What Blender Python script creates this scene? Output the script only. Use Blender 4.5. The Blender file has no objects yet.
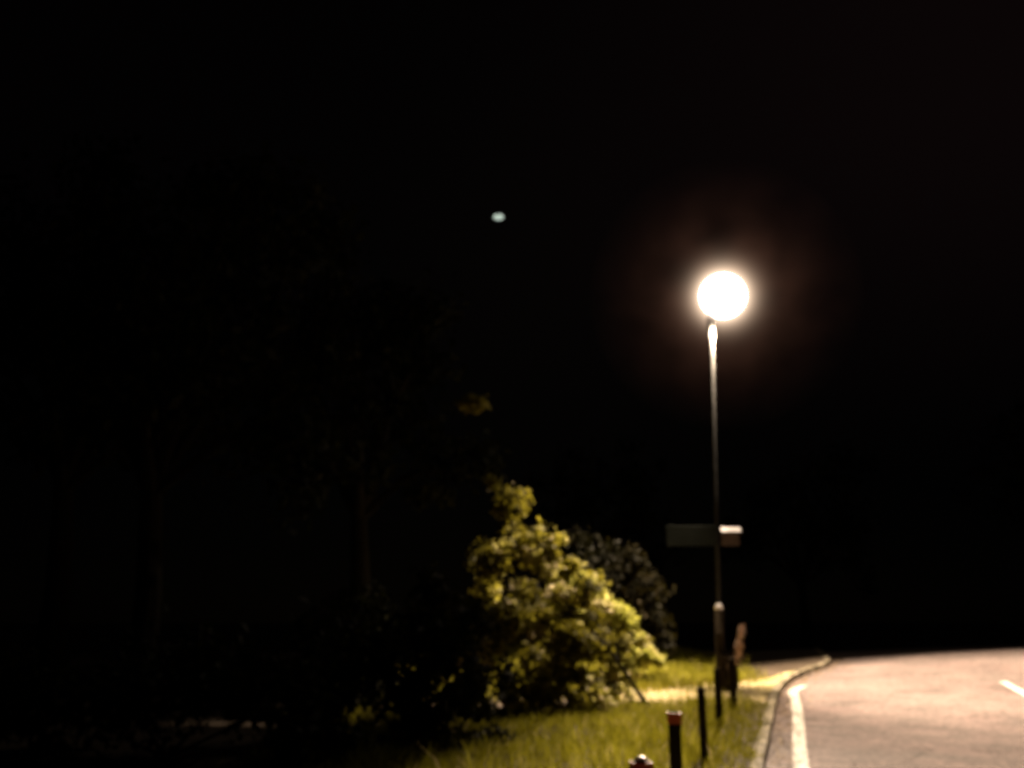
import bpy, math, random
import numpy as np
from mathutils import Vector, Matrix
random.seed(7); rng = np.random.default_rng(11)
sc = bpy.context.scene
col = sc.collection
R = math.radians

# ------------------------------------------------------------------ camera
FPX = 1000.0
H = 1.4
pitch = math.atan(236/1000)
cam = bpy.data.cameras.new('camera'); co = bpy.data.objects.new('camera', cam); col.objects.link(co)
co.location = (0, 0, H); co.rotation_euler = (R(90)+pitch, 0, 0)
cam.sensor_width = 36; cam.lens = 36*FPX/1024; cam.clip_end = 3000; cam.clip_start = 0.05
cam.dof.use_dof = True; cam.dof.focus_distance = 1.0
cam.dof.aperture_fstop = cam.lens/5.8          # a slightly misfocused phone: a soft picture at every distance
sc.camera = co
sc.render.resolution_x = 1024; sc.render.resolution_y = 768

def ray(px, py):
    u = (px-512)/FPX; v = (384-py)/FPX
    c, s = math.cos(pitch), math.sin(pitch)
    return Vector((u, c - v*s, s + v*c))
def at(px, py, Y):
    d = ray(px, py); return Vector((0, 0, H)) + d*(Y/d.y)

# ------------------------------------------------------------------ terrain
def sst(t):
    t = np.clip(t, 0, 1); return t*t*(3-2*t)
def gz(x, y):
    x = np.asarray(x, float); y = np.asarray(y, float)
    z = 0.45*sst((y-12)/16) + 0.036*np.clip(x-6, 0, 30)*sst((y-8)/14)
    z = z - np.minimum(0.006*np.clip(y-29.5, 0, None)**2, 6.0)
    return z
def gzf(x, y): return float(gz(x, y))
def ground(px, py, off=0.0):
    d = ray(px, py)
    t = 1.0
    while t < 60:
        p = Vector((0, 0, H)) + d*t
        if p.z < gzf(p.x, p.y)+off: return p
        t += 0.01
    return p

# ------------------------------------------------------------------ mesh helpers
class MB:
    def __init__(s): s.v = []; s.f = []
    def add(s, vs, fs):
        o = len(s.v); s.v += [tuple(v) for v in vs]; s.f += [tuple(i+o for i in f) for f in fs]
    def box(s, c, d, M=None):
        vs = [Vector((c[0]+sx*d[0]/2, c[1]+sy*d[1]/2, c[2]+sz*d[2]/2)) for sz in (-1, 1) for sy in (-1, 1) for sx in (-1, 1)]
        if M: vs = [M @ v for v in vs]
        s.add(vs, [(0,2,3,1),(4,5,7,6),(0,1,5,4),(2,6,7,3),(0,4,6,2),(1,3,7,5)])
    def tube(s, pts, rad, n=10, cap=True):
        pts = [Vector(p) for p in pts]
        if not hasattr(rad, '__len__'): rad = [rad]*len(pts)
        vs = []; fs = []
        for i, p in enumerate(pts):
            t = (pts[min(i+1, len(pts)-1)] - pts[max(i-1, 0)]).normalized()
            a = Vector((1, 0, 0)) if abs(t.x) < .8 else Vector((0, 1, 0))
            a = (a - t*a.dot(t)).normalized(); b = t.cross(a)
            for k in range(n):
                an = 2*math.pi*k/n
                vs.append(p + (a*math.cos(an) + b*math.sin(an))*rad[i])
        for i in range(len(pts)-1):
            for k in range(n):
                fs.append((i*n+k, i*n+(k+1) % n, (i+1)*n+(k+1) % n, (i+1)*n+k))
        if cap:
            fs.append(tuple(range(n-1, -1, -1))); fs.append(tuple((len(pts)-1)*n+k for k in range(n)))
        s.add(vs, fs)
    def lathe(s, prof, n=24, c=(0, 0, 0)):
        vs = []; fs = []
        for r, z in prof:
            for k in range(n):
                an = 2*math.pi*k/n; vs.append((c[0]+r*math.cos(an), c[1]+r*math.sin(an), c[2]+z))
        for i in range(len(prof)-1):
            for k in range(n):
                fs.append((i*n+k, i*n+(k+1) % n, (i+1)*n+(k+1) % n, (i+1)*n+k))
        fs.append(tuple(range(n-1, -1, -1))); fs.append(tuple((len(prof)-1)*n+k for k in range(n)))
        s.add(vs, fs)
    def build(s, name, mat, parent=None, smooth=False, bevel=0):
        me = bpy.data.meshes.new(name); me.from_pydata(s.v, [], s.f); me.update()
        me.materials.append(mat)
        if smooth: me.polygons.foreach_set('use_smooth', [True]*len(me.polygons))
        o = bpy.data.objects.new(name, me); col.objects.link(o)
        if parent: o.parent = parent
        if bevel:
            m = o.modifiers.new('bevel', 'BEVEL'); m.width = bevel; m.segments = 2; m.limit_method = 'ANGLE'
        return o
def np_mesh(name, V, F, mat, parent=None, tint=None, smooth=False):
    me = bpy.data.meshes.new(name); n = F.shape[1]
    me.vertices.add(len(V)); me.vertices.foreach_set('co', V.astype(np.float32).ravel())
    me.loops.add(F.size); me.loops.foreach_set('vertex_index', F.astype(np.int32).ravel())
    me.polygons.add(len(F)); me.polygons.foreach_set('loop_start', np.arange(0, F.size, n, dtype=np.int32))
    me.polygons.foreach_set('loop_total', np.full(len(F), n, dtype=np.int32))
    if smooth: me.polygons.foreach_set('use_smooth', np.ones(len(F), dtype=bool))
    me.update(calc_edges=True)
    if tint is not None:
        a = me.attributes.new('tint', 'FLOAT', 'FACE'); a.data.foreach_set('value', tint.astype(np.float32))
    me.materials.append(mat)
    o = bpy.data.objects.new(name, me); col.objects.link(o)
    if parent: o.parent = parent
    return o
def empty(name, loc=(0, 0, 0), rz=0):
    o = bpy.data.objects.new(name, None); col.objects.link(o); o.location = loc; o.rotation_euler = (0, 0, rz)
    o.empty_display_size = .2; return o
def tag(o, label=None, cat=None, group=None, kind=None):
    if label: o['label'] = label
    if cat: o['category'] = cat
    if group: o['group'] = group
    if kind: o['kind'] = kind
    return o

# ------------------------------------------------------------------ materials
def mat(name):
    m = bpy.data.materials.new(name); m.use_nodes = True
    nt = m.node_tree; b = nt.nodes['Principled BSDF']; return m, nt, b
def N(nt, t, **k):
    n = nt.nodes.new(t)
    for a, v in k.items():
        if a.startswith('i_'): n.inputs[a[2:].replace('_', ' ')].default_value = v
        else: setattr(n, a, v)
    return n
def ramp(nt, stops):
    r = nt.nodes.new('ShaderNodeValToRGB'); e = r.color_ramp.elements
    while len(e) < len(stops): e.new(.5)
    for q, (p, c) in zip(e, stops): q.position = p; q.color = (*c, 1)
    return r
def mottled(name, stops, scale=3, detail=8, rough=.8, bump=0, bscale=60, spec=.3, metal=0):
    m, nt, b = mat(name)
    tc = N(nt, 'ShaderNodeTexCoord'); n = N(nt, 'ShaderNodeTexNoise'); n.inputs['Scale'].default_value = scale; n.inputs['Detail'].default_value = detail
    n.inputs['Roughness'].default_value = .65
    r = ramp(nt, stops)
    nt.links.new(tc.outputs['Object'], n.inputs['Vector']); nt.links.new(n.outputs['Fac'], r.inputs['Fac'])
    nt.links.new(r.outputs['Color'], b.inputs['Base Color'])
    b.inputs['Roughness'].default_value = rough; b.inputs['Specular IOR Level'].default_value = spec; b.inputs['Metallic'].default_value = metal
    if bump:
        n2 = N(nt, 'ShaderNodeTexNoise'); n2.inputs['Scale'].default_value = bscale; n2.inputs['Detail'].default_value = 5
        bp = N(nt, 'ShaderNodeBump'); bp.inputs['Strength'].default_value = bump; bp.inputs['Distance'].default_value = .02
        nt.links.new(tc.outputs['Object'], n2.inputs['Vector']); nt.links.new(n2.outputs['Fac'], bp.inputs['Height']); nt.links.new(bp.outputs['Normal'], b.inputs['Normal'])
    return m
def leafmat(name, stops, trans=.42, rough=.65):
    m, nt, b = mat(name)
    a = N(nt, 'ShaderNodeAttribute'); a.attribute_name = 'tint'; a.attribute_type = 'GEOMETRY'
    r = ramp(nt, stops); nt.links.new(a.outputs['Fac'], r.inputs['Fac'])
    nt.links.new(r.outputs['Color'], b.inputs['Base Color']); b.inputs['Roughness'].default_value = rough
    b.inputs['Specular IOR Level'].default_value = .12
    t = N(nt, 'ShaderNodeBsdfTranslucent'); nt.links.new(r.outputs['Color'], t.inputs['Color'])
    mx = N(nt, 'ShaderNodeMixShader'); mx.inputs[0].default_value = trans
    nt.links.new(b.outputs[0], mx.inputs[1]); nt.links.new(t.outputs[0], mx.inputs[2])
    nt.links.new(mx.outputs[0], nt.nodes['Material Output'].inputs['Surface']); return m

M_ASPH0 = mottled('worn_asphalt', [(.3, (.11, .093, .086)), (.5, (.165, .14, .128)), (.7, (.215, .18, .163))], .5, 12, .8, .6, 140)
def asphalt():
    m, nt, b = mat('worn_asphalt'); tc = N(nt, 'ShaderNodeTexCoord')
    def nz(sc_, det, rg=.6):
        n_ = N(nt, 'ShaderNodeTexNoise'); n_.inputs['Scale'].default_value = sc_; n_.inputs['Detail'].default_value = det; n_.inputs['Roughness'].default_value = rg
        nt.links.new(tc.outputs['Object'], n_.inputs['Vector']); return n_.outputs['Fac']
    r1 = ramp(nt, [(.3, (.115, .090, .084)), (.5, (.165, .132, .124)), (.7, (.21, .170, .158))]); nt.links.new(nz(.45, 8, .7), r1.inputs['Fac'])
    r2 = ramp(nt, [(.36, (.35, .35, .35)), (.5, (1, 1, 1)), (.64, (2.1, 2.0, 1.9))]); nt.links.new(nz(11, 6, .95), r2.inputs['Fac'])
    r4 = ramp(nt, [(.35, (.72, .74, .72)), (.62, (1.12, 1.06, 1.04))]); nt.links.new(nz(1.1, 5, .6), r4.inputs['Fac'])
    vo = N(nt, 'ShaderNodeTexVoronoi', feature='DISTANCE_TO_EDGE'); vo.inputs['Scale'].default_value = .42
    wv = N(nt, 'ShaderNodeVectorMath', operation='ADD'); nn = N(nt, 'ShaderNodeTexNoise'); nn.inputs['Scale'].default_value = 1.3; nn.inputs['Detail'].default_value = 5
    nt.links.new(tc.outputs['Object'], nn.inputs['Vector']); nt.links.new(tc.outputs['Object'], wv.inputs[0]); nt.links.new(nn.outputs['Color'], wv.inputs[1]); nt.links.new(wv.outputs[0], vo.inputs['Vector'])
    r3 = ramp(nt, [(.004, (.72, .7, .69)), (.012, (1, 1, 1))]); nt.links.new(vo.outputs['Distance'], r3.inputs['Fac'])
    a_ = r1.outputs['Color']
    for q_ in (r2, r3, r4):
        mx = N(nt, 'ShaderNodeMix', data_type='RGBA', blend_type='MULTIPLY'); mx.inputs['Factor'].default_value = 1.0
        nt.links.new(a_, mx.inputs['A']); nt.links.new(q_.outputs['Color'], mx.inputs['B']); a_ = mx.outputs['Result']
    nt.links.new(a_, b.inputs['Base Color']); b.inputs['Roughness'].default_value = .75; b.inputs['Specular IOR Level'].default_value = .3
    bp = N(nt, 'ShaderNodeBump'); bp.inputs['Strength'].default_value = .8; bp.inputs['Distance'].default_value = .02; nt.links.new(nz(60, 4), bp.inputs['Height']); nt.links.new(bp.outputs['Normal'], b.inputs['Normal'])
    return m
M_ASPH = asphalt()
M_KERB = mottled('kerb_concrete', [(.36, (.03, .028, .015)), (.5, (.15, .125, .08)), (.6, (.36, .31, .22))], 3.5, 8, .85, .4, 60)
M_PATH = mottled('gravel_path', [(.3, (.12, .105, .03)), (.5, (.33, .265, .13)), (.7, (.47, .38, .22))], 2.2, 10, .9, .8, 50)
M_SOIL = mottled('soil', [(.3, (.035, .026, .015)), (.7, (.095, .068, .045))], 1.5, 8, .95, .6, 30)
M_PAINT = mottled('road_paint', [(.32, (.22, .19, .17)), (.48, (.66, .62, .55))], 9, 8, .6, .3, 120)
M_STEEL = mottled('galvanised_steel', [(.3, (.012, .012, .012)), (.7, (.03, .03, .028))], 9, 6, .9, .1, 40, .04, 0)
M_POST = mottled('weathered_timber', [(.3, (.010, .007, .005)), (.7, (.035, .026, .015))], 12, 8, .95, .6, 50, .04)
M_RED = mottled('red_reflector', [(.3, (.42, .07, .02)), (.7, (.6, .13, .04))], 20, 4, .4)
M_WHITE = mottled('white_reflector', [(.3, (.7, .66, .6)), (.7, (.85, .8, .75))], 30, 4, .4)
M_SIGN = mottled('sign_face', [(.3, (.010, .012, .010)), (.7, (.018, .021, .018))], 5, 6, .9, 0, 60, .04)
M_SIGNW = mottled('sign_white', [(.3, (.75, .72, .72)), (.7, (.85, .82, .82))], 10, 6, .5)
M_SIGNB = mottled('sign_brown', [(.3, (.06, .04, .035)), (.7, (.11, .08, .065))], 5, 6, .6)
M_BARK = mottled('bark', [(.3, (.006, .005, .003)), (.7, (.018, .013, .007))], 8, 8, .95, .8, 30)
M_DRY = mottled('dry_stalk', [(.3, (.40, .26, .18)), (.7, (.60, .42, .32))], 20, 6, .8)
M_CHIP = mottled('pale_stone', [(.3, (.3, .25, .18)), (.7, (.5, .43, .33))], 20, 6, .8, .5, 30)
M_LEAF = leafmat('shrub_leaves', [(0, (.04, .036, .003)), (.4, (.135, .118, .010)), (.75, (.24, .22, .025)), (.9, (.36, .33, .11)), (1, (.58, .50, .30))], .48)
M_LEAFG = leafmat('lime_leaves', [(0, (.14, .145, .015)), (.5, (.36, .36, .06)), (.9, (.52, .50, .16)), (1, (.65, .58, .32))], .48)
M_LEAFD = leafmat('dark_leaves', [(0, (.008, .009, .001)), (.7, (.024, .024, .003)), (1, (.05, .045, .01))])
M_DRYL = leafmat('dead_leaves', [(0, (.03, .02, .01)), (.6, (.14, .09, .04)), (1, (.4, .3, .16))], .1)
M_TWIG = leafmat('russet_leaves', [(0, (.005, .005, .001)), (.6, (.010, .008, .001)), (.92, (.018, .014, .003)), (1, (.07, .055, .03))])
M_GRASS = leafmat('grass_blades', [(0, (.08, .075, .003)), (.5, (.26, .245, .014)), (.85, (.42, .39, .055)), (1, (.60, .49, .22))], .35)

# ------------------------------------------------------------------ setting: road layout
LX, LY = [], []
_kp = [(762, 768, -.0), (768, 740, 0), (774, 710, 0), (779, 690, 0), (786, 681, 0), (795, 674, 0), (810, 668, 0), (832, 662, 0)]
pts = [ground(a, b) for a, b, _ in _kp]
ky = np.array([-10.0, 4.0] + [p.y for p in pts] + [34, 60])
d0 = (pts[1].x-pts[0].x)/(pts[1].y-pts[0].y)
kx = np.array([pts[0].x-(pts[0].y+10)*.20, pts[0].x-(pts[0].y-4)*.22] + [p.x for p in pts] + [pts[-1].x+2.5, pts[-1].x+14])
print('KERB', [(round(a, 2), round(b, 2)) for a, b in zip(kx, ky)])
def xb(y):                                   # kerb line, smoothed
    o = np.linspace(-.8, .8, 9); return sum(np.interp(np.asarray(y)+q, ky, kx) for q in o)/9
STEP = .11
def sheet(name, xs_of, ys, off, m, nx=60, uv=None):
    V = []; 
    for y in ys:
        xs = xs_of(y)
        z = gz(xs, np.full_like(xs, y)) + off
        V.append(np.stack([xs, np.full_like(xs, y), z], 1))
    V = np.concatenate(V); n = len(xs_of(ys[0])); F = []
    for j in range(len(ys)-1):
        i = np.arange(n-1); a = j*n+i
        F.append(np.stack([a, a+1, a+n+1, a+n], 1))
    return np_mesh(name, V, np.concatenate(F), m, smooth=True)
ys = np.concatenate([np.arange(-10, 34, .25), np.arange(34, 60.1, 1.0)])
r = sheet('road', lambda y: float(xb(y)) + np.linspace(0, 1, 60)**1.3*(60), ys, -STEP, M_ASPH); tag(r, kind='structure')
v = sheet('grass_verge', lambda y: float(xb(y)) - .13 - (np.linspace(1, 0, 80)**2)*60, ys, 0, M_SOIL); tag(v, kind='structure')
# a big ground sheet reaching the horizon, dropping away beyond the brow
gx = np.concatenate([np.linspace(-1500, -60, 20), np.linspace(-50, 60, 45), np.linspace(80, 1500, 20)])
gy = np.concatenate([np.linspace(-400, -10, 10), np.linspace(-8, 60, 50), np.linspace(70, 2500, 30)])
g = sheet('ground', lambda y: gx, gy, -.35, M_SOIL); tag(g, kind='structure')
# kerb: one stone thing, individual stones 0.9 m
yy = np.arange(-8, 34, .15); kc = np.array([[float(xb(y)), y] for y in yy])
kerb = MB(); cs = [(-.13, -.2), (-.13, .0), (-.12, .012), (-.015, .012), (.0, -.0), (.012, -.2)]
for i, (x, y) in enumerate(kc):
    t = Vector((kc[min(i+1, len(kc)-1)]-kc[max(i-1, 0)])).normalized(); nrm = Vector((t.y, -t.x)); z = gzf(x, y)
    jit = .004*math.sin(i//6*2.3)
    kerb.v += [(x+nrm.x*(a+jit), y+nrm.y*(a+jit), z+b+jit) for a, b in cs]
    if i:
        for k in range(len(cs)-1):
            q = (i-1)*6+k; kerb.f.append((q, q+1, q+7, q+6))
o = kerb.build('kerb', M_KERB); tag(o, kind='structure')

# painted lines
def strip(name, P, w, m, lift=.004):
    P = [Vector((p[0], p[1])) for p in P]; V = []; F = []
    Q = []
    for i in range(len(P)-1):
        n = max(1, int((P[i+1]-P[i]).length/.15))
        Q += [P[i].lerp(P[i+1], k/n) for k in range(n)]
    Q.append(P[-1])
    for _ in range(12): Q = [Q[0]] + [(Q[i-1]+Q[i]*2+Q[i+1])/4 for i in range(1, len(Q)-1)] + [Q[-1]]
    for i, q in enumerate(Q):
        t = (Q[min(i+1, len(Q)-1)]-Q[max(i-1, 0)]).normalized(); n = Vector((-t.y, t.x))
        for k in range(4):
            e = q+n*(w*(k/3-.5)); V.append((e.x, e.y, gzf(e.x, e.y)-STEP+lift))
        if i:
            for k in range(3): F.append(((i-1)*4+k, (i-1)*4+k+1, i*4+k+1, i*4+k))
    me = bpy.data.meshes.new(name); me.from_pydata(V, [], F); me.materials.append(m)
    ob = bpy.data.objects.new(name, me); col.objects.link(ob); return ob
G = lambda a, b: ground(a, b, -STEP)[:2]
a0 = G(801, 768); a1 = G(798, 725)
dx = (a1[0]-a0[0])/(a1[1]-a0[1])
edge = [(a0[0]-dx*.8*(a0[1]+6), -6.0), a0, G(799, 740), G(798, 715), G(795, 700), G(792, 691), G(794, 688), G(804, 686.2)]
e = strip('edge_line', edge, .16, M_PAINT, .008); tag(e, kind='structure')
c1 = G(1003, 682); c2 = G(1030, 697); dv = (Vector(c2)-Vector(c1)).normalized()
for k in range(3):
    s0 = Vector(c1)+dv*(k*6.0); tag(strip('centre_line', [s0, s0+dv*3.2], .13, M_PAINT, .008), kind='structure')

# footpath crossing the verge to the kerb
def path_y(x):   # centre line y(x)
    return np.interp(x, [-8, 0, 2, 4, 6, 8], [14.5, 16.3, 17.6, 18.2, 18.9, 19.5])
def path_w(x): return np.interp(x, [-8, 2, 4.2, 5.6, 7], [.9, 1.1, 1.6, 3.0, 3.2])
xs = np.arange(1.2, 8, .1); V = []; F = []; cnt = 0
rows = []
for x in xs:
    row = []
    for k in range(9):
        y = float(path_y(x)) + (k/8-.5)*2*float(path_w(x))*(1+.12*math.sin(x*3+k//8*2))
        x2 = min(x, float(xb(y))-.135)
        row.append((x2, y, gzf(x2, y)+.012))
    rows.append(row)
for row in rows: V += row
for i in range(len(rows)-1):
    for k in range(8):
        a = i*9+k
        if V[a+9][0]-V[a][0] > .01: F.append((a, a+9, a+10, a+1))
me = bpy.data.meshes.new('footpath'); me.from_pydata(V, [], F); me.materials.append(M_PATH)
fp = bpy.data.objects.new('footpath', me); col.objects.link(fp); tag(fp, kind='structure')

# ------------------------------------------------------------------ grass (one mass)
def blades(P, h, w, lean=.5):
    n = len(P); a = rng.uniform(0, 2*np.pi, n); d = np.stack([np.cos(a), np.sin(a), np.zeros(n)], 1)
    b = rng.uniform(0, 2*np.pi, n); l = np.stack([np.cos(b), np.sin(b), np.zeros(n)], 1)*(rng.uniform(.1, 1, n)*lean)[:, None]*h[:, None]
    up = np.array([0, 0, 1.0])
    v0 = P - d*w[:, None]/2; v1 = P + d*w[:, None]/2
    m = P + l*.35 + up*h[:, None]*.6
    v2 = m + d*w[:, None]*.35; v3 = m - d*w[:, None]*.35
    tip = P + l + up*h[:, None]*.95
    v4 = tip + d*w[:, None]*.08; v5 = tip - d*w[:, None]*.08
    V = np.stack([v0, v1, v2, v3, v4, v5], 1).reshape(-1, 3)
    i = np.arange(n)*6
    F = np.concatenate([np.stack([i, i+1, i+2, i+3], 1), np.stack([i+3, i+2, i+4, i+5], 1)])
    return V, F
n = 260000
py_ = 5 + 27*rng.random(n)**.8
px_ = np.empty(n); px_ = -3.5 + rng.random(n)*18.5
xbv = xb(py_)
cl = np.sin(px_*2.1+1.3*np.sin(py_*1.7))*np.sin(py_*1.9+px_*.6)*.5+.5
pd = np.abs(py_-path_y(px_))/path_w(px_)
keep = (px_ < xbv-.13+.12*rng.random(n)**2) & (px_ < (py_*.30+.8+np.clip(py_-19, 0, 12)*1.2)) & (px_ > -.1*py_-1.6)
keep &= (pd > 1.0) | (rng.random(n) < .10+.9*np.clip(pd-.35+.5*(cl-.5), 0, 1))
bare = np.clip((px_-(xb(19.6)-.9))/1.2, 0, 1)*np.clip((py_-19)/2, 0, 1)
keep &= rng.random(n) > bare*1.02
px_, py_, cl, pd, xbv = px_[keep], py_[keep], cl[keep], pd[keep], xbv[keep]
P = np.stack([px_, py_, gz(px_, py_)], 1)
h = (.05+.10*cl+.09*rng.random(len(P)))*np.clip((xbv-px_)*1.5, .4, 1)
h *= np.where(rng.random(len(P)) < .03, 1.9, 1)
w = rng.uniform(.008, .018, len(P))
V, F = blades(P, h, w, .8)
t = np.clip(rng.normal(.35, .18, len(P)) + .3*(cl-.5) + np.where(rng.random(len(P)) < .06, .5, 0), 0, 1)
gr = np_mesh('grass', V, F, M_GRASS, tint=np.concatenate([t, t])); tag(gr, kind='stuff', cat='grass', label='rough yellow green grass lit by the street lamp beside the road')

nl = 2600; ly = rng.uniform(6, 28, nl); lx = xb(ly)+.02+np.abs(rng.normal(0, .22, nl))
P = np.stack([lx, ly, gz(lx, ly)-STEP+.012], 1); a = rng.uniform(0, 6.28, nl); sz = rng.uniform(.008, .035, nl)
u = np.stack([np.cos(a), np.sin(a), rng.uniform(-.3, .3, nl)], 1)*sz[:, None]; w_ = np.stack([-np.sin(a), np.cos(a), rng.uniform(-.3, .3, nl)], 1)*(sz*.6)[:, None]
np_mesh('leaf_litter', np.stack([P-u, P-w_, P+u, P+w_], 1).reshape(-1, 3), np.arange(nl*4).reshape(-1, 4), M_DRYL, tint=rng.random(nl))
tag(bpy.data.objects['leaf_litter'], 'dead leaves and grit gathered in the gutter along the kerb', 'leaf litter', kind='stuff')
# ------------------------------------------------------------------ plants
def leaves(C, Rr, n, size, droop=.3):
    """leaf-shaped quads in clump shells; C (k,3), Rr (k,3)"""
    w_ = Rr.prod(1)**(2/3); w_ = w_/w_.sum()
    idx = rng.choice(len(C), n, p=w_)
    d = rng.normal(size=(n, 3)); d /= np.linalg.norm(d, axis=1)[:, None]
    rr = np.clip(np.abs(rng.normal(.72, .30, n)), 0, 1.25)
    lump = 1+.30*np.sin(d[:, 0]*5+idx*1.7)*np.sin(d[:, 2]*6+idx)+.15*np.sin(d[:, 1]*9+idx*3)
    P = C[idx] + d*Rr[idx]*(rr*lump)[:, None]
    nr = d*.6 + rng.normal(size=(n, 3))*.8 + np.array([0, 0, .5]); nr /= np.linalg.norm(nr, axis=1)[:, None]
    t = rng.normal(size=(n, 3)) + np.array([0, 0, -droop]); t -= nr*(t*nr).sum(1)[:, None]; t /= np.linalg.norm(t, axis=1)[:, None]
    b = np.cross(nr, t); s = (size*rng.uniform(.4, 1.5, n))[:, None]
    V = np.stack([P - t*s*.5, P + b*s*.30 + nr*s*.08, P + t*s*.55, P - b*s*.30 + nr*s*.08], 1).reshape(-1, 3)
    F = np.arange(n*4).reshape(-1, 4)
    return V, F, idx, rr
def plant(name, label, cat, base, clumps, n, size, m, stem='stem', leafn='foliage', trunk_r=.05, group=None, sub=5, tintbase=.4, trunk_h=.0):
    root = empty(name, base); tag(root, label, cat, group)
    B = Vector(base)
    C = []; RR = []; 
    for c, rx, rz_ in clumps:
        c = Vector(c)
        C.append(c); RR.append((rx*.62, rx*.62, rz_*.62))
        for k in range(sub):
            d = Vector(rng.normal(size=3)).normalized(); q = rng.uniform(.22, .45)
            C.append(c+Vector((d.x*rx, d.y*rx, d.z*rz_))*rng.uniform(.6, 1.15)); RR.append((rx*q, rx*q, rz_*q))
    C_ = np.array([tuple(c-B) for c in C]); RR = np.array(RR)
    V, F, idx, rr = leaves(C_, RR, n, size)
    ct = np.where(rng.random(len(C)) < .14, .45, 0) + rng.normal(-.03, .13, len(C))
    zc_ = C_[:, 2]; ct = np.where(zc_ > np.percentile(zc_, 60), np.minimum(ct, .12), ct)
    t = np.clip(tintbase + ct[idx] + rng.normal(0, .2, n), 0, 1)
    # keep leaves above the ground
    zz = V.reshape(n, 4, 3)[:, :, 2].min(1); gg = gz(V[::4, 0]+B.x, V[::4, 1]+B.y)-B.z
    ok = zz > gg+.02
    V = V.reshape(n, 4, 3)[ok].reshape(-1, 3); F = np.arange(len(V)).reshape(-1, 4)
    np_mesh(leafn, V, F, m, root, tint=t[ok])
    mb = MB()
    top = Vector((0, 0, trunk_h)) 
    if trunk_h:
        mb.tube([(0, 0, -.1), (.03*trunk_h, 0, trunk_h*.5), top], [trunk_r*1.25, trunk_r, trunk_r*.8], 10)
    for i, c in enumerate(C):
        c = c-B
        if i % (sub+1) and i % 2: continue
        main = (i % (sub+1) == 0)
        src = top if main or trunk_h else Vector((rng.uniform(-.1, .1), rng.uniform(-.1, .1), -.03))
        if not main: src = C[i//(sub+1)*(sub+1)]-B
        mid = src.lerp(c, .5)+Vector((0, 0, .12*(c-src).length))+Vector(rng.normal(size=3))*.03
        r0 = trunk_r*(.6 if main else .25)
        mb.tube([src, mid, c], [r0, r0*.6, r0*.2], 6)
    mb.build(stem, M_BARK, root)
    return root
def cp(px, py, Y, rpx, rpy=None):            # clump at depth Y, radius in metres
    return (at(px, py, Y), rpx*Y/1000, (rpy or rpx)*Y/1000)

b = lambda x, y: (x, y, gzf(x, y))
# the arching shrub lit by the lamp
ARCH = plant('arching_shrub', 'tall arching shrub with lamplit olive leaves, left of the street lamp', 'shrub', b(.35, 15.6),
      [cp(508, 500, 16.6, 26, 24), cp(540, 545, 16.4, 36, 28), cp(492, 560, 16.8, 34, 34), cp(580, 585, 16.4, 34, 26), cp(528, 608, 15.8, 42, 34),
       cp(488, 640, 15.6, 34, 34), cp(556, 655, 15.4, 40, 32), cp(598, 640, 15.8, 26, 24), cp(512, 690, 14.9, 38, 32), cp(588, 690, 15.2, 30, 22), cp(548, 702, 14.8, 30, 18)],
      12500, .11, M_LEAF, trunk_r=.045, tintbase=.46)
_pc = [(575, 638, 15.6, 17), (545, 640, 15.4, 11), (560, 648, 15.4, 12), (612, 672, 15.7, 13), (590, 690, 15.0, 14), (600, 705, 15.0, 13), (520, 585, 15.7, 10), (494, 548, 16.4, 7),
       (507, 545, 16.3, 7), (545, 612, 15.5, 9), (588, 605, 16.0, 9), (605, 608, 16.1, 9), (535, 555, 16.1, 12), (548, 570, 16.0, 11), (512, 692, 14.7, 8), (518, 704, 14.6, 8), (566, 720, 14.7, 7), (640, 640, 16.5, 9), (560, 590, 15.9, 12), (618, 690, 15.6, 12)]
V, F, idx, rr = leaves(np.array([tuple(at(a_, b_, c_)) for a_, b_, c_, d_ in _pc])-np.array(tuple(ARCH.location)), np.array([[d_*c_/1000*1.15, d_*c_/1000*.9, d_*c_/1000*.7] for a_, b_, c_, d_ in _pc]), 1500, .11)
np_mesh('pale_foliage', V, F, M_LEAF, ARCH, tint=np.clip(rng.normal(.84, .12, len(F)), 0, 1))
plant('rounded_bush', 'low rounded lime green bush at the right foot of the arching shrub', 'bush', b(1.9, 16.6),
      [cp(588, 588, 16.3, 20, 18), cp(606, 612, 16.5, 24, 20), cp(624, 636, 16.7, 24, 20), cp(606, 645, 16.6, 24, 22), cp(640, 656, 16.9, 18, 16), cp(622, 668, 16.6, 22, 14)], 7500, .095, M_LEAFG, trunk_r=.03, tintbase=.55)
plant('twiggy_bush', 'dim brownish bush with pale leaf tips behind the lime green bush', 'bush', b(2.4, 20.2),
      [cp(598, 558, 19.5, 34, 26), cp(634, 582, 19.8, 36, 30), cp(652, 620, 20, 28, 34), cp(615, 600, 20, 40, 34)], 3600, .12, M_TWIG, trunk_r=.04, tintbase=.35)
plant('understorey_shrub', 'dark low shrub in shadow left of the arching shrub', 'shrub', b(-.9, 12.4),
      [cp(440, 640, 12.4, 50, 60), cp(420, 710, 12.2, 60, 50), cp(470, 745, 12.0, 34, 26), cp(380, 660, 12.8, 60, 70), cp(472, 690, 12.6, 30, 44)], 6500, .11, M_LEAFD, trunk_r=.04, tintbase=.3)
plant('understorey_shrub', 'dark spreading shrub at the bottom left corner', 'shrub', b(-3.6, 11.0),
      [cp(250, 690, 11, 90, 80), cp(120, 700, 11.2, 110, 90), cp(330, 730, 10.6, 60, 50), cp(20, 720, 11, 90, 80)], 5000, .12, M_LEAFD, trunk_r=.04, tintbase=.2)
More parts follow.
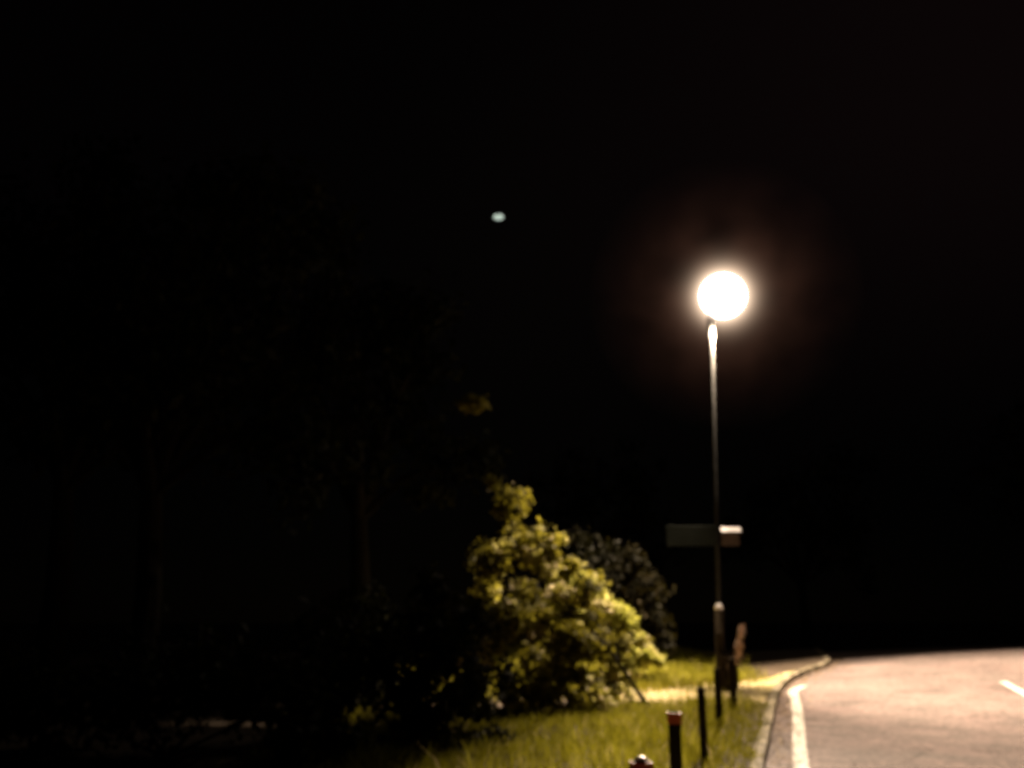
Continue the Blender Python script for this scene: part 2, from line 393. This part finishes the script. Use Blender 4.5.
plant('understorey_shrub', 'dark low shrub added as a light screen behind and left of the arching shrub', 'shrub', b(-2.3, 16.2),  # added to block the lamp and keep the ground beyond dark
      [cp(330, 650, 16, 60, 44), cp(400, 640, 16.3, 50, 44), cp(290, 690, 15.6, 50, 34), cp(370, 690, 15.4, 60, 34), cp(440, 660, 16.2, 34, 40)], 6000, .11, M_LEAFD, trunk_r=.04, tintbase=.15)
def tree(label, x, y, h, cr, n, size=.2, m=M_LEAFD, tint=.25, group='dark trees around the lane', extra=()):
    z = gzf(x, y); cl_ = []
    for k in range(9):
        a = k*2.4; q = .15+.75*(k/9)
        cl_.append((Vector((x+math.cos(a)*cr*.62*(1-.4*q), y+math.sin(a)*cr*.62*(1-.4*q), z+h*(.38+.52*q))), cr*rng.uniform(.36, .55), cr*rng.uniform(.3, .45)))
    return plant('broadleaf_tree', label, 'tree', (x, y, z), cl_+list(extra), n, size, m, 'trunk', 'crown', trunk_r=h*.022, group=group, sub=4, tintbase=tint, trunk_h=h*.34)
TALL = tree('tall dark tree behind the arching shrub with one branch coloured pale as if lit', -2.9, 19.0, 9.0, 2.7, 8000, .17, tint=.15)
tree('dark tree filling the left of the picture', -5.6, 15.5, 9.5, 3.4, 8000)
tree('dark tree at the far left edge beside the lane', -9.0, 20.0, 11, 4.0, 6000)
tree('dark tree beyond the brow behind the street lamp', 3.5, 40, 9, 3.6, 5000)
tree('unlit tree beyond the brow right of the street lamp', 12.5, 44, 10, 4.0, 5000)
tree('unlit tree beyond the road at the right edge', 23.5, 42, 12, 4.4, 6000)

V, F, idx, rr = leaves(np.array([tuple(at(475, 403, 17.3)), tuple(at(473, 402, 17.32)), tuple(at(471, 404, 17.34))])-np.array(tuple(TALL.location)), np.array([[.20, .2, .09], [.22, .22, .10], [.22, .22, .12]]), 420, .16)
np_mesh('lit_tone_spray', V, F, M_LEAF, TALL, tint=np.clip(rng.normal(.5, .2, len(F)), 0, 1))  # paler leaves than the crown: faint lamplight put into their colour
# a leaning dead branch in the foliage
mb = MB(); p0 = at(592, 632, 14.1); p1 = at(618, 662, 14.5); p2 = at(650, 692, 15.6)
p2.z = gzf(p2.x, p2.y)+.03
br = empty('dead_branch', tuple(p2)); 
mb.tube([p0-p2, (p0+p1)/2-p2+Vector((0, 0, .04)), p1-p2, Vector((0, 0, 0))], [.014, .022, .03, .04], 8)
mb.tube([p1-p2, p1-p2+Vector((-.05, .0, .35)), p1-p2+Vector((-.2, .05, .55))], [.014, .009, .004], 6)
mb.build('limb', M_BARK, br); tag(br, 'bare dark branch leaning down out of the arching shrub', 'branch')

# ------------------------------------------------------------------ verge marker posts
def make_post(label, x, y, hh=.75, w=.085, red=True, tilt=0, white=False):
    root = empty('marker_post', (x, y, gzf(x, y)), rng.uniform(-.2, .2)); root.rotation_euler[1] = tilt
    tag(root, label, 'post', 'marker posts along the verge')
    m = MB(); hb = hh
    a = w/2; zs = [(-.25, a), (hb-.02, a), (hb, a*.7)]
    vs = []; fs = []
    for z, q in zs: vs += [(-q, -q, z), (q, -q, z), (q, q, z), (-q, q, z)]
    for j in range(2):
        for k in range(4): fs.append((j*4+k, j*4+(k+1) % 4, j*4+4+(k+1) % 4, j*4+4+k))
    fs.append((8, 9, 10, 11)); m.add(vs, fs)
    m.build('shaft', M_POST, root, bevel=.008)
    if red:
        m = MB()
        for s in (-1, 1):
            m.box((0, s*(a+.003), hb-.042), (w*1.04, .006, .075)); m.box((s*(a+.003), 0, hb-.042), (.006, w*.98, .075))
        m.build('reflector_band', M_RED, root)
    if white:
        m = MB(); m.lathe([(.0, 0), (.026, .001), (.03, .006), (.018, .018), (.002, .022)], 14, (0, 0, hb+.001))
        m.build('reflector_cap', M_WHITE, root)
    return root
def post_at(px, ptop, hh):
    d = ray(px, ptop); t = .5
    while True:
        p = Vector((0, 0, H))+d*t
        if p.z <= gzf(p.x, p.y)+hh: return p.x, p.y
        t += .01
PO = {}
x, y = post_at(641, 761, .75); make_post('nearest marker post, only its red top with a pale cap showing at the bottom', x, y, white=True); print('P', x, y)
x, y = post_at(674, 712, .75); make_post('thick dark marker post with an orange red band below its top', x, y); print('P', x, y)
x, y = post_at(702, 687, .75); make_post('plain dark marker post in the middle of the row, leaning slightly', x, y, red=False, tilt=R(-1), w=.075); print('P', x, y)
x, y = post_at(717, 668, .75); make_post('plain dark marker post just in front of the street lamp base', x, y, red=False, w=.085); print('P', x, y)
x, y = post_at(731.5, 658, .75); make_post('farthest dark marker post, right of the street lamp base', x, y, red=False, w=.105); print('P', x, y); PO['far'] = (x, y)

# ------------------------------------------------------------------ street lamp
lb = ground(721, 691); LYY = lb.y
print('LAMP', lb)
top = at(710.5, 318.5, LYY)
ht = top.z-lb.z; ax = (top-lb)
lamp = empty('street_lamp', tuple(lb)); tag(lamp, 'tall lit street lamp on a slim grey column beside the road', 'street lamp')
def L(f): return ax*f            # point along the column axis, local
S = .94/7.3*7.3
hbase = 1.42                      # height of the thick base section
fb = hbase/ht
m = MB(); m.tube([Vector((0, 0, -.15)), L(.002), L(fb)], [.085, .085, .085], 20); m.build('base_section', M_STEEL if False else M_POST, lamp, True)
m = MB(); m.tube([L(fb), L(fb+.008), L(fb+.015)], [.087, .068, .045], 20); m.build('collar', M_SIGNW, lamp, True)  # white stands in for the lamp's glint on the shoulder
m = MB(); m.box((-.0, -.089, .75), (.12, .012, .5)); m.build('access_door', M_POST, lamp, bevel=.004)
m = MB(); m.tube([L(fb+.012), L(.5), L(.8), L(.92), L(1.0)], [.040, .036, .040, .054, .088], 16); m.build('column', M_STEEL, lamp, True)  # top flares out to the width of the lamp's glare
head = at(723, 296, LYY-.12)-lb
m = MB(); e0 = L(.995); m.tube([e0, e0+Vector((.02, -.03, .14)), head+Vector((-.1, .05, -.1))], [.08, .082, .09], 14); m.build('bracket_arm', M_SIGNW, lamp, True)  # arm coloured white to carry the lamp's glare across the gap
gl, nt, bs = mat('lit_lantern_glass')
em = N(nt, 'ShaderNodeEmission'); em.inputs['Color'].default_value = (1, .93, .84, 1); em.inputs['Strength'].default_value = 6.0
nt.links.new(em.outputs[0], nt.nodes['Material Output'].inputs['Surface'])
rs = .45; prof = [(rs*math.sin(t_), -rs*.97*math.cos(t_)) for t_ in np.linspace(.02, math.pi-.02, 26)]  # globe enlarged to the lamp's glare disc, wider than a real lantern
m = MB(); m.lathe(prof, 40, tuple(head)); globe = m.build('lantern', gl, lamp, True)
m = MB(); m.lathe([(.06, .385), (.075, .395), (.06, .42), (.02, .44)], 16, tuple(head)); m.build('cap', M_STEEL, lamp, True)
# the lamp's light: a road lantern that throws most of its light sideways below its cut-off
sd = bpy.data.lights.new('lantern_light', 'SPOT'); so = bpy.data.objects.new('lantern_light', sd); col.objects.link(so)
so.location = lb+head+Vector((0, 0, -rs-.06)); so.rotation_euler = (0, 0, 0)
LAMP_GAIN = 72.0
sd.energy = 1450; sd.color = (1, .77, .55); sd.spot_size = R(150); sd.spot_blend = .25; sd.shadow_soft_size = .12
sd.use_nodes = True; nt = sd.node_tree; em = nt.nodes['Emission']
geo = N(nt, 'ShaderNodeNewGeometry'); sep = N(nt, 'ShaderNodeSeparateXYZ'); nt.links.new(geo.outputs['Incoming'], sep.inputs[0])
def mth(op, a, b_=None, clamp=False):
    n_ = N(nt, 'ShaderNodeMath', operation=op); n_.use_clamp = clamp
    for k_, q_ in enumerate((a, b_)):
        if q_ is None: continue
        if isinstance(q_, (int, float)): n_.inputs[k_].default_value = q_
        else: nt.links.new(q_, n_.inputs[k_])
    return n_.outputs[0]
SGN = 1.0
cz = mth('ABSOLUTE', sep.outputs['Z'])
hr = mth('SQRT', mth('MAXIMUM', mth('SUBTRACT', 1.0, mth('MULTIPLY', cz, cz)), 1e-4))
side = mth('DIVIDE', mth('MULTIPLY', sep.outputs['X'], SGN), hr)       # -1 away from the road, +1 over the road
fwd = mth('DIVIDE', mth('MULTIPLY', sep.outputs['Y'], SGN), hr)        # +1 ahead along the lane, -1 back towards the viewer
back = mth('DIVIDE', mth('SUBTRACT', mth('MULTIPLY', side, -1.0), .3), .5, True)
side2 = mth('DIVIDE', mth('SUBTRACT', mth('MULTIPLY', side, -1.0), .90), .10, True)
ahead = mth('POWER', mth('MAXIMUM', fwd, 0.0), 4.0)
near = mth('POWER', mth('MAXIMUM', mth('MULTIPLY', fwd, -1.0), 0.0), 3.0)
cut = mth('ADD', mth('ADD', mth('MULTIPLY', back, .25), .26), mth('MULTIPLY', ahead, .52))
cut = mth('ADD', cut, mth('ADD', mth('MULTIPLY', mth('MULTIPLY', back, near), .8), mth('MULTIPLY', side2, .16)))
fade = mth('DIVIDE', mth('SUBTRACT', cz, cut), .20, True)
fade = mth('MAXIMUM', mth('MULTIPLY', fade, mth('SUBTRACT', 1.0, mth('MULTIPLY', near, .64))), .004)
rp = N(nt, 'ShaderNodeValToRGB'); E = rp.color_ramp.elements
vals = [(0, 1.3), (.45, 1.2), (.55, .75), (.65, .46), (.8, .30), (.93, .23), (.985, .17), (.9965, .05), (1.0, .02)]
while len(E) < len(vals): E.new(.5)
for q, (p_, v_) in zip(E, vals): q.position = p_; q.color = (v_/1.3, v_/1.3, v_/1.3, 1)
nt.links.new(cz, rp.inputs['Fac'])
nt.links.new(mth('MULTIPLY', mth('MULTIPLY', rp.outputs['Color'], fade), LAMP_GAIN), em.inputs['Strength'])

# ------------------------------------------------------------------ lamp glare around the lantern, painted as a self-glowing volume
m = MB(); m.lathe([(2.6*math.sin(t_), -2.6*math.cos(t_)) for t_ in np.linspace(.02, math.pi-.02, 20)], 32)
hz, nt, bs = mat('halo_emission'); nt.nodes.remove(bs)
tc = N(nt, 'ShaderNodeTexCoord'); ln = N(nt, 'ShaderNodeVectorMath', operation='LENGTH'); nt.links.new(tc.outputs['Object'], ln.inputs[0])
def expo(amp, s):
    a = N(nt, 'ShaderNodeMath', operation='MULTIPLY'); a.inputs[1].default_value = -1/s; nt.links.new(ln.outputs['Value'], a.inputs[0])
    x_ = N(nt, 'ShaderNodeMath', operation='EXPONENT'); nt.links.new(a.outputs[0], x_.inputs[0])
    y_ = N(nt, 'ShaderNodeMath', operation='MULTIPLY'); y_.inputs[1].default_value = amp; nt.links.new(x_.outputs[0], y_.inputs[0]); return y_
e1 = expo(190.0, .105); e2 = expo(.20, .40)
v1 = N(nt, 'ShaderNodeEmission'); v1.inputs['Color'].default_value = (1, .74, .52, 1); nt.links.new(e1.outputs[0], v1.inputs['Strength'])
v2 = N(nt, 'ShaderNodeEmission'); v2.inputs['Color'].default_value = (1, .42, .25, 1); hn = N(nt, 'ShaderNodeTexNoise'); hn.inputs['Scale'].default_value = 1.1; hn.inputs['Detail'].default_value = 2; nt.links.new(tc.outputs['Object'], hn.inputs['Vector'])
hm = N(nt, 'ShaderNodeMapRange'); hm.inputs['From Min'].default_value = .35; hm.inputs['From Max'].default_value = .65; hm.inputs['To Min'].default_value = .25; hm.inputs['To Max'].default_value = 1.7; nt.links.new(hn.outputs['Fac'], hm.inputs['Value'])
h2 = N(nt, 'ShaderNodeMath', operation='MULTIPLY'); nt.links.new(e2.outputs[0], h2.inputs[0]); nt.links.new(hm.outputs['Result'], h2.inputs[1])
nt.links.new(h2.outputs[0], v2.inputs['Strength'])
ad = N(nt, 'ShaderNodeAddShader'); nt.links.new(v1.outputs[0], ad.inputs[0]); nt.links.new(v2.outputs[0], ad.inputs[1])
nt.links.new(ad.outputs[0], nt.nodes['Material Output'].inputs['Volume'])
ho = m.build('halo', hz); ho.location = lb+head; tag(ho, 'warm lamp glare painted as a glowing volume around the lit lantern', 'halo', kind='stuff')

bp_ = Vector((lb.x+.12, lb.y-.12, 0)); bp_.z = gzf(bp_.x, bp_.y)
bn = empty('litter_bin', tuple(bp_)); tag(bn, 'small dark litter bin standing against the foot of the lamp column', 'litter bin')
m = MB(); prof_ = [(.12, .085, 0), (.125, .09, .03), (.155, .11, .10), (.16, .115, .62)]
vs = []; fs = []
for a_, b_, z_ in prof_: vs += [(-a_, -b_, z_), (a_, -b_, z_), (a_, b_, z_), (-a_, b_, z_)]
for j_ in range(3):
    for k_ in range(4): fs.append((j_*4+k_, j_*4+(k_+1) % 4, j_*4+4+(k_+1) % 4, j_*4+4+k_))
fs += [(3, 2, 1, 0), (12, 13, 14, 15)]; m.add(vs, fs); m.build('bin_body', M_POST, bn, bevel=.012)
m = MB(); m.box((0, .01, .685), (.31, .19, .006)); m.box((-.157, .01, .652), (.006, .19, .062)); m.box((.157, .01, .652), (.006, .19, .062)); m.box((0, .108, .652), (.31, .006, .062)); m.build('hood', M_POST, bn)
m = MB(); m.box((0, -.119, .44), (.11, .005, .10)); m.build('label_plate', M_SIGNB, bn)
# ------------------------------------------------------------------ signs on the column
f1 = .0
def col_at(py):                   # world point on the column axis seen at picture height py
    best = min((abs((lambda q: 384-FPX*((q-Vector((0,0,H))).dot(Vector((0,-math.sin(pitch),math.cos(pitch))))/((q-Vector((0,0,H))).dot(Vector((0,math.cos(pitch),math.sin(pitch)))))))(lb+L(k/400))-py), k/400) for k in range(400))
    return lb+L(best[1])
cpt = col_at(536)
k = LYY/1000/.972
ls = empty('direction_sign', tuple(cpt)); tag(ls, 'wide dim grey sign board on the left of the lamp column', 'sign')
m = MB(); m.box((-.475, -.062, .0), (.92, .008, .37)); m.build('board', M_SIGN, ls, bevel=.003)
m = MB()
for z in (.11, -.11):
    m = MB(); m.tube([(0, 0, z-.015), (0, 0, z+.015)], .056, 16); m.box((-.06, -.052, z), (.16, .012, .028)); m.build('bracket', M_STEEL, ls)
rsn = empty('direction_sign', tuple(cpt+Vector((.0, 0, 0)))); tag(rsn, 'short sign board with a bright white upper strip on the right of the lamp column', 'sign')
Mt = Matrix.Translation((.245, -.10, .115)) @ Matrix.Rotation(R(-32), 4, 'X')
m = MB(); m.box((0, 0, 0), (.36, .008, .10), Mt); m.build('upper_strip', M_SIGNW, rsn, bevel=.002)
m = MB(); m.box((.235, -.08, -.065), (.33, .008, .23)); m.build('board', M_SIGNB, rsn, bevel=.003)
m = MB(); m.tube([(0, 0, .03), (0, 0, .07)], .056, 16); m.box((.14, -.066, .05), (.3, .006, .035)); m.build('bracket', M_STEEL, rsn)

# dry seed stalk beside the last post
fx, fy = PO['far']; q0 = ground(733, 697); tp = at(742, 626, q0.y)
ds = empty('dry_weed', tuple(q0)); tag(ds, 'pale dry weed stalk leaning right behind the farthest marker post', 'weed')
m = MB(); dd = tp-q0; m.tube([(0, 0, -.03), dd*.35+Vector((-.03, 0, .05)), dd*.7+Vector((-.015, 0, 0)), dd], [.008, .007, .006, .003], 6); m.build('stem', M_DRY, ds)
m = MB()
for i in range(150):
    f = .5+.5*rng.random(); c = dd*f + Vector(rng.normal(size=3))*(.03*(1.25-f)*2)
    a = Vector(rng.normal(size=3)).normalized()*.05; b_ = Vector(rng.normal(size=3)).normalized()*.014
    m.add([c-a, c+b_, c+a, c-b_], [(0, 1, 2, 3)])
m.build('seed_head', M_DRY, ds)

# ------------------------------------------------------------------ moon
mp = Vector((0, 0, H))+ray(498.5, 217).normalized()*1400
mm, nt, bs = mat('moon_glow')
em = N(nt, 'ShaderNodeEmission'); tc = N(nt, 'ShaderNodeTexCoord'); nz = N(nt, 'ShaderNodeTexNoise'); nz.inputs['Scale'].default_value = .35; nz.inputs['Detail'].default_value = 3
rr_ = ramp(nt, [(.38, (.16, .20, .16)), (.6, (.75, .88, .76))])
nt.links.new(tc.outputs['Object'], nz.inputs['Vector']); nt.links.new(nz.outputs['Fac'], rr_.inputs['Fac']); nt.links.new(rr_.outputs['Color'], em.inputs['Color']); em.inputs['Strength'].default_value = 1.25
nt.links.new(em.outputs[0], nt.nodes['Material Output'].inputs['Surface'])
m = MB(); rm = 7.2; m.lathe([(rm*math.sin(t_), -rm*.48*math.cos(t_)) for t_ in np.linspace(.05, math.pi-.05, 16)], 24)
mo = m.build('moon', mm, None, True); mo.location = mp; tag(mo, 'small pale greenish moon high in the black sky', 'moon')

# ------------------------------------------------------------------ night sky
w = bpy.data.worlds.new('World'); sc.world = w; w.use_nodes = True; nt = w.node_tree
sky = nt.nodes.new('ShaderNodeTexSky'); sky.sky_type = 'NISHITA'; sky.sun_disc = False
az = math.atan2(mp.x, mp.y); sky.sun_elevation = R(22); sky.sun_rotation = az
bg = nt.nodes['Background']; bg.inputs['Strength'].default_value = .000055
mix = N(nt, 'ShaderNodeMix', data_type='RGBA'); mix.inputs['Factor'].default_value = .6; mix.inputs['B'].default_value = (3, 2.6, 2.9, 1)
nt.links.new(sky.outputs[0], mix.inputs['A']); tcw = N(nt, 'ShaderNodeTexCoord'); sw = N(nt, 'ShaderNodeSeparateXYZ'); nt.links.new(tcw.outputs['Generated'], sw.inputs[0])
def wm(src, a_, b_, c_, d_):
    n_ = N(nt, 'ShaderNodeMapRange'); n_.interpolation_type = 'SMOOTHSTEP'
    for k_, v_ in zip(('From Min', 'From Max', 'To Min', 'To Max'), (a_, b_, c_, d_)): n_.inputs[k_].default_value = v_
    nt.links.new(src, n_.inputs['Value']); return n_.outputs['Result']
gl_ = N(nt, 'ShaderNodeMath', operation='MULTIPLY'); nt.links.new(wm(sw.outputs['X'], -.15, .45, .12, 1), gl_.inputs[0]); nt.links.new(wm(sw.outputs['Z'], .1, .45, 0, 1), gl_.inputs[1])
m3 = N(nt, 'ShaderNodeMix', data_type='RGBA', blend_type='ADD'); m3.inputs['B'].default_value = (48, 24, 24, 1)    # faint town glow in the clouds
nt.links.new(gl_.outputs[0], m3.inputs['Factor']); nt.links.new(mix.outputs['Result'], m3.inputs['A']); nt.links.new(m3.outputs['Result'], bg.inputs['Color'])
sn = bpy.data.lights.new('moonlight', 'SUN'); sn.energy = .0012; sn.angle = R(.5); sn.color = (.75, .9, 1)
sno = bpy.data.objects.new('moonlight', sn); col.objects.link(sno)
sno.rotation_euler = (Vector((0, 0, H))-mp).to_track_quat('-Z', 'Y').to_euler()

sc.view_settings.view_transform = 'Standard'; sc.view_settings.look = 'None'; sc.view_settings.exposure = 0; sc.view_settings.gamma = 1
try:
    sc.cycles.volume_step_rate = .25; sc.cycles.volume_max_steps = 256
    sc.cycles.sample_clamp_indirect = 4; sc.cycles.max_bounces = 5; sc.cycles.transparent_max_bounces = 4
    sc.cycles.pixel_filter_type = 'GAUSSIAN'; sc.cycles.filter_width = 2.4
except Exception: pass
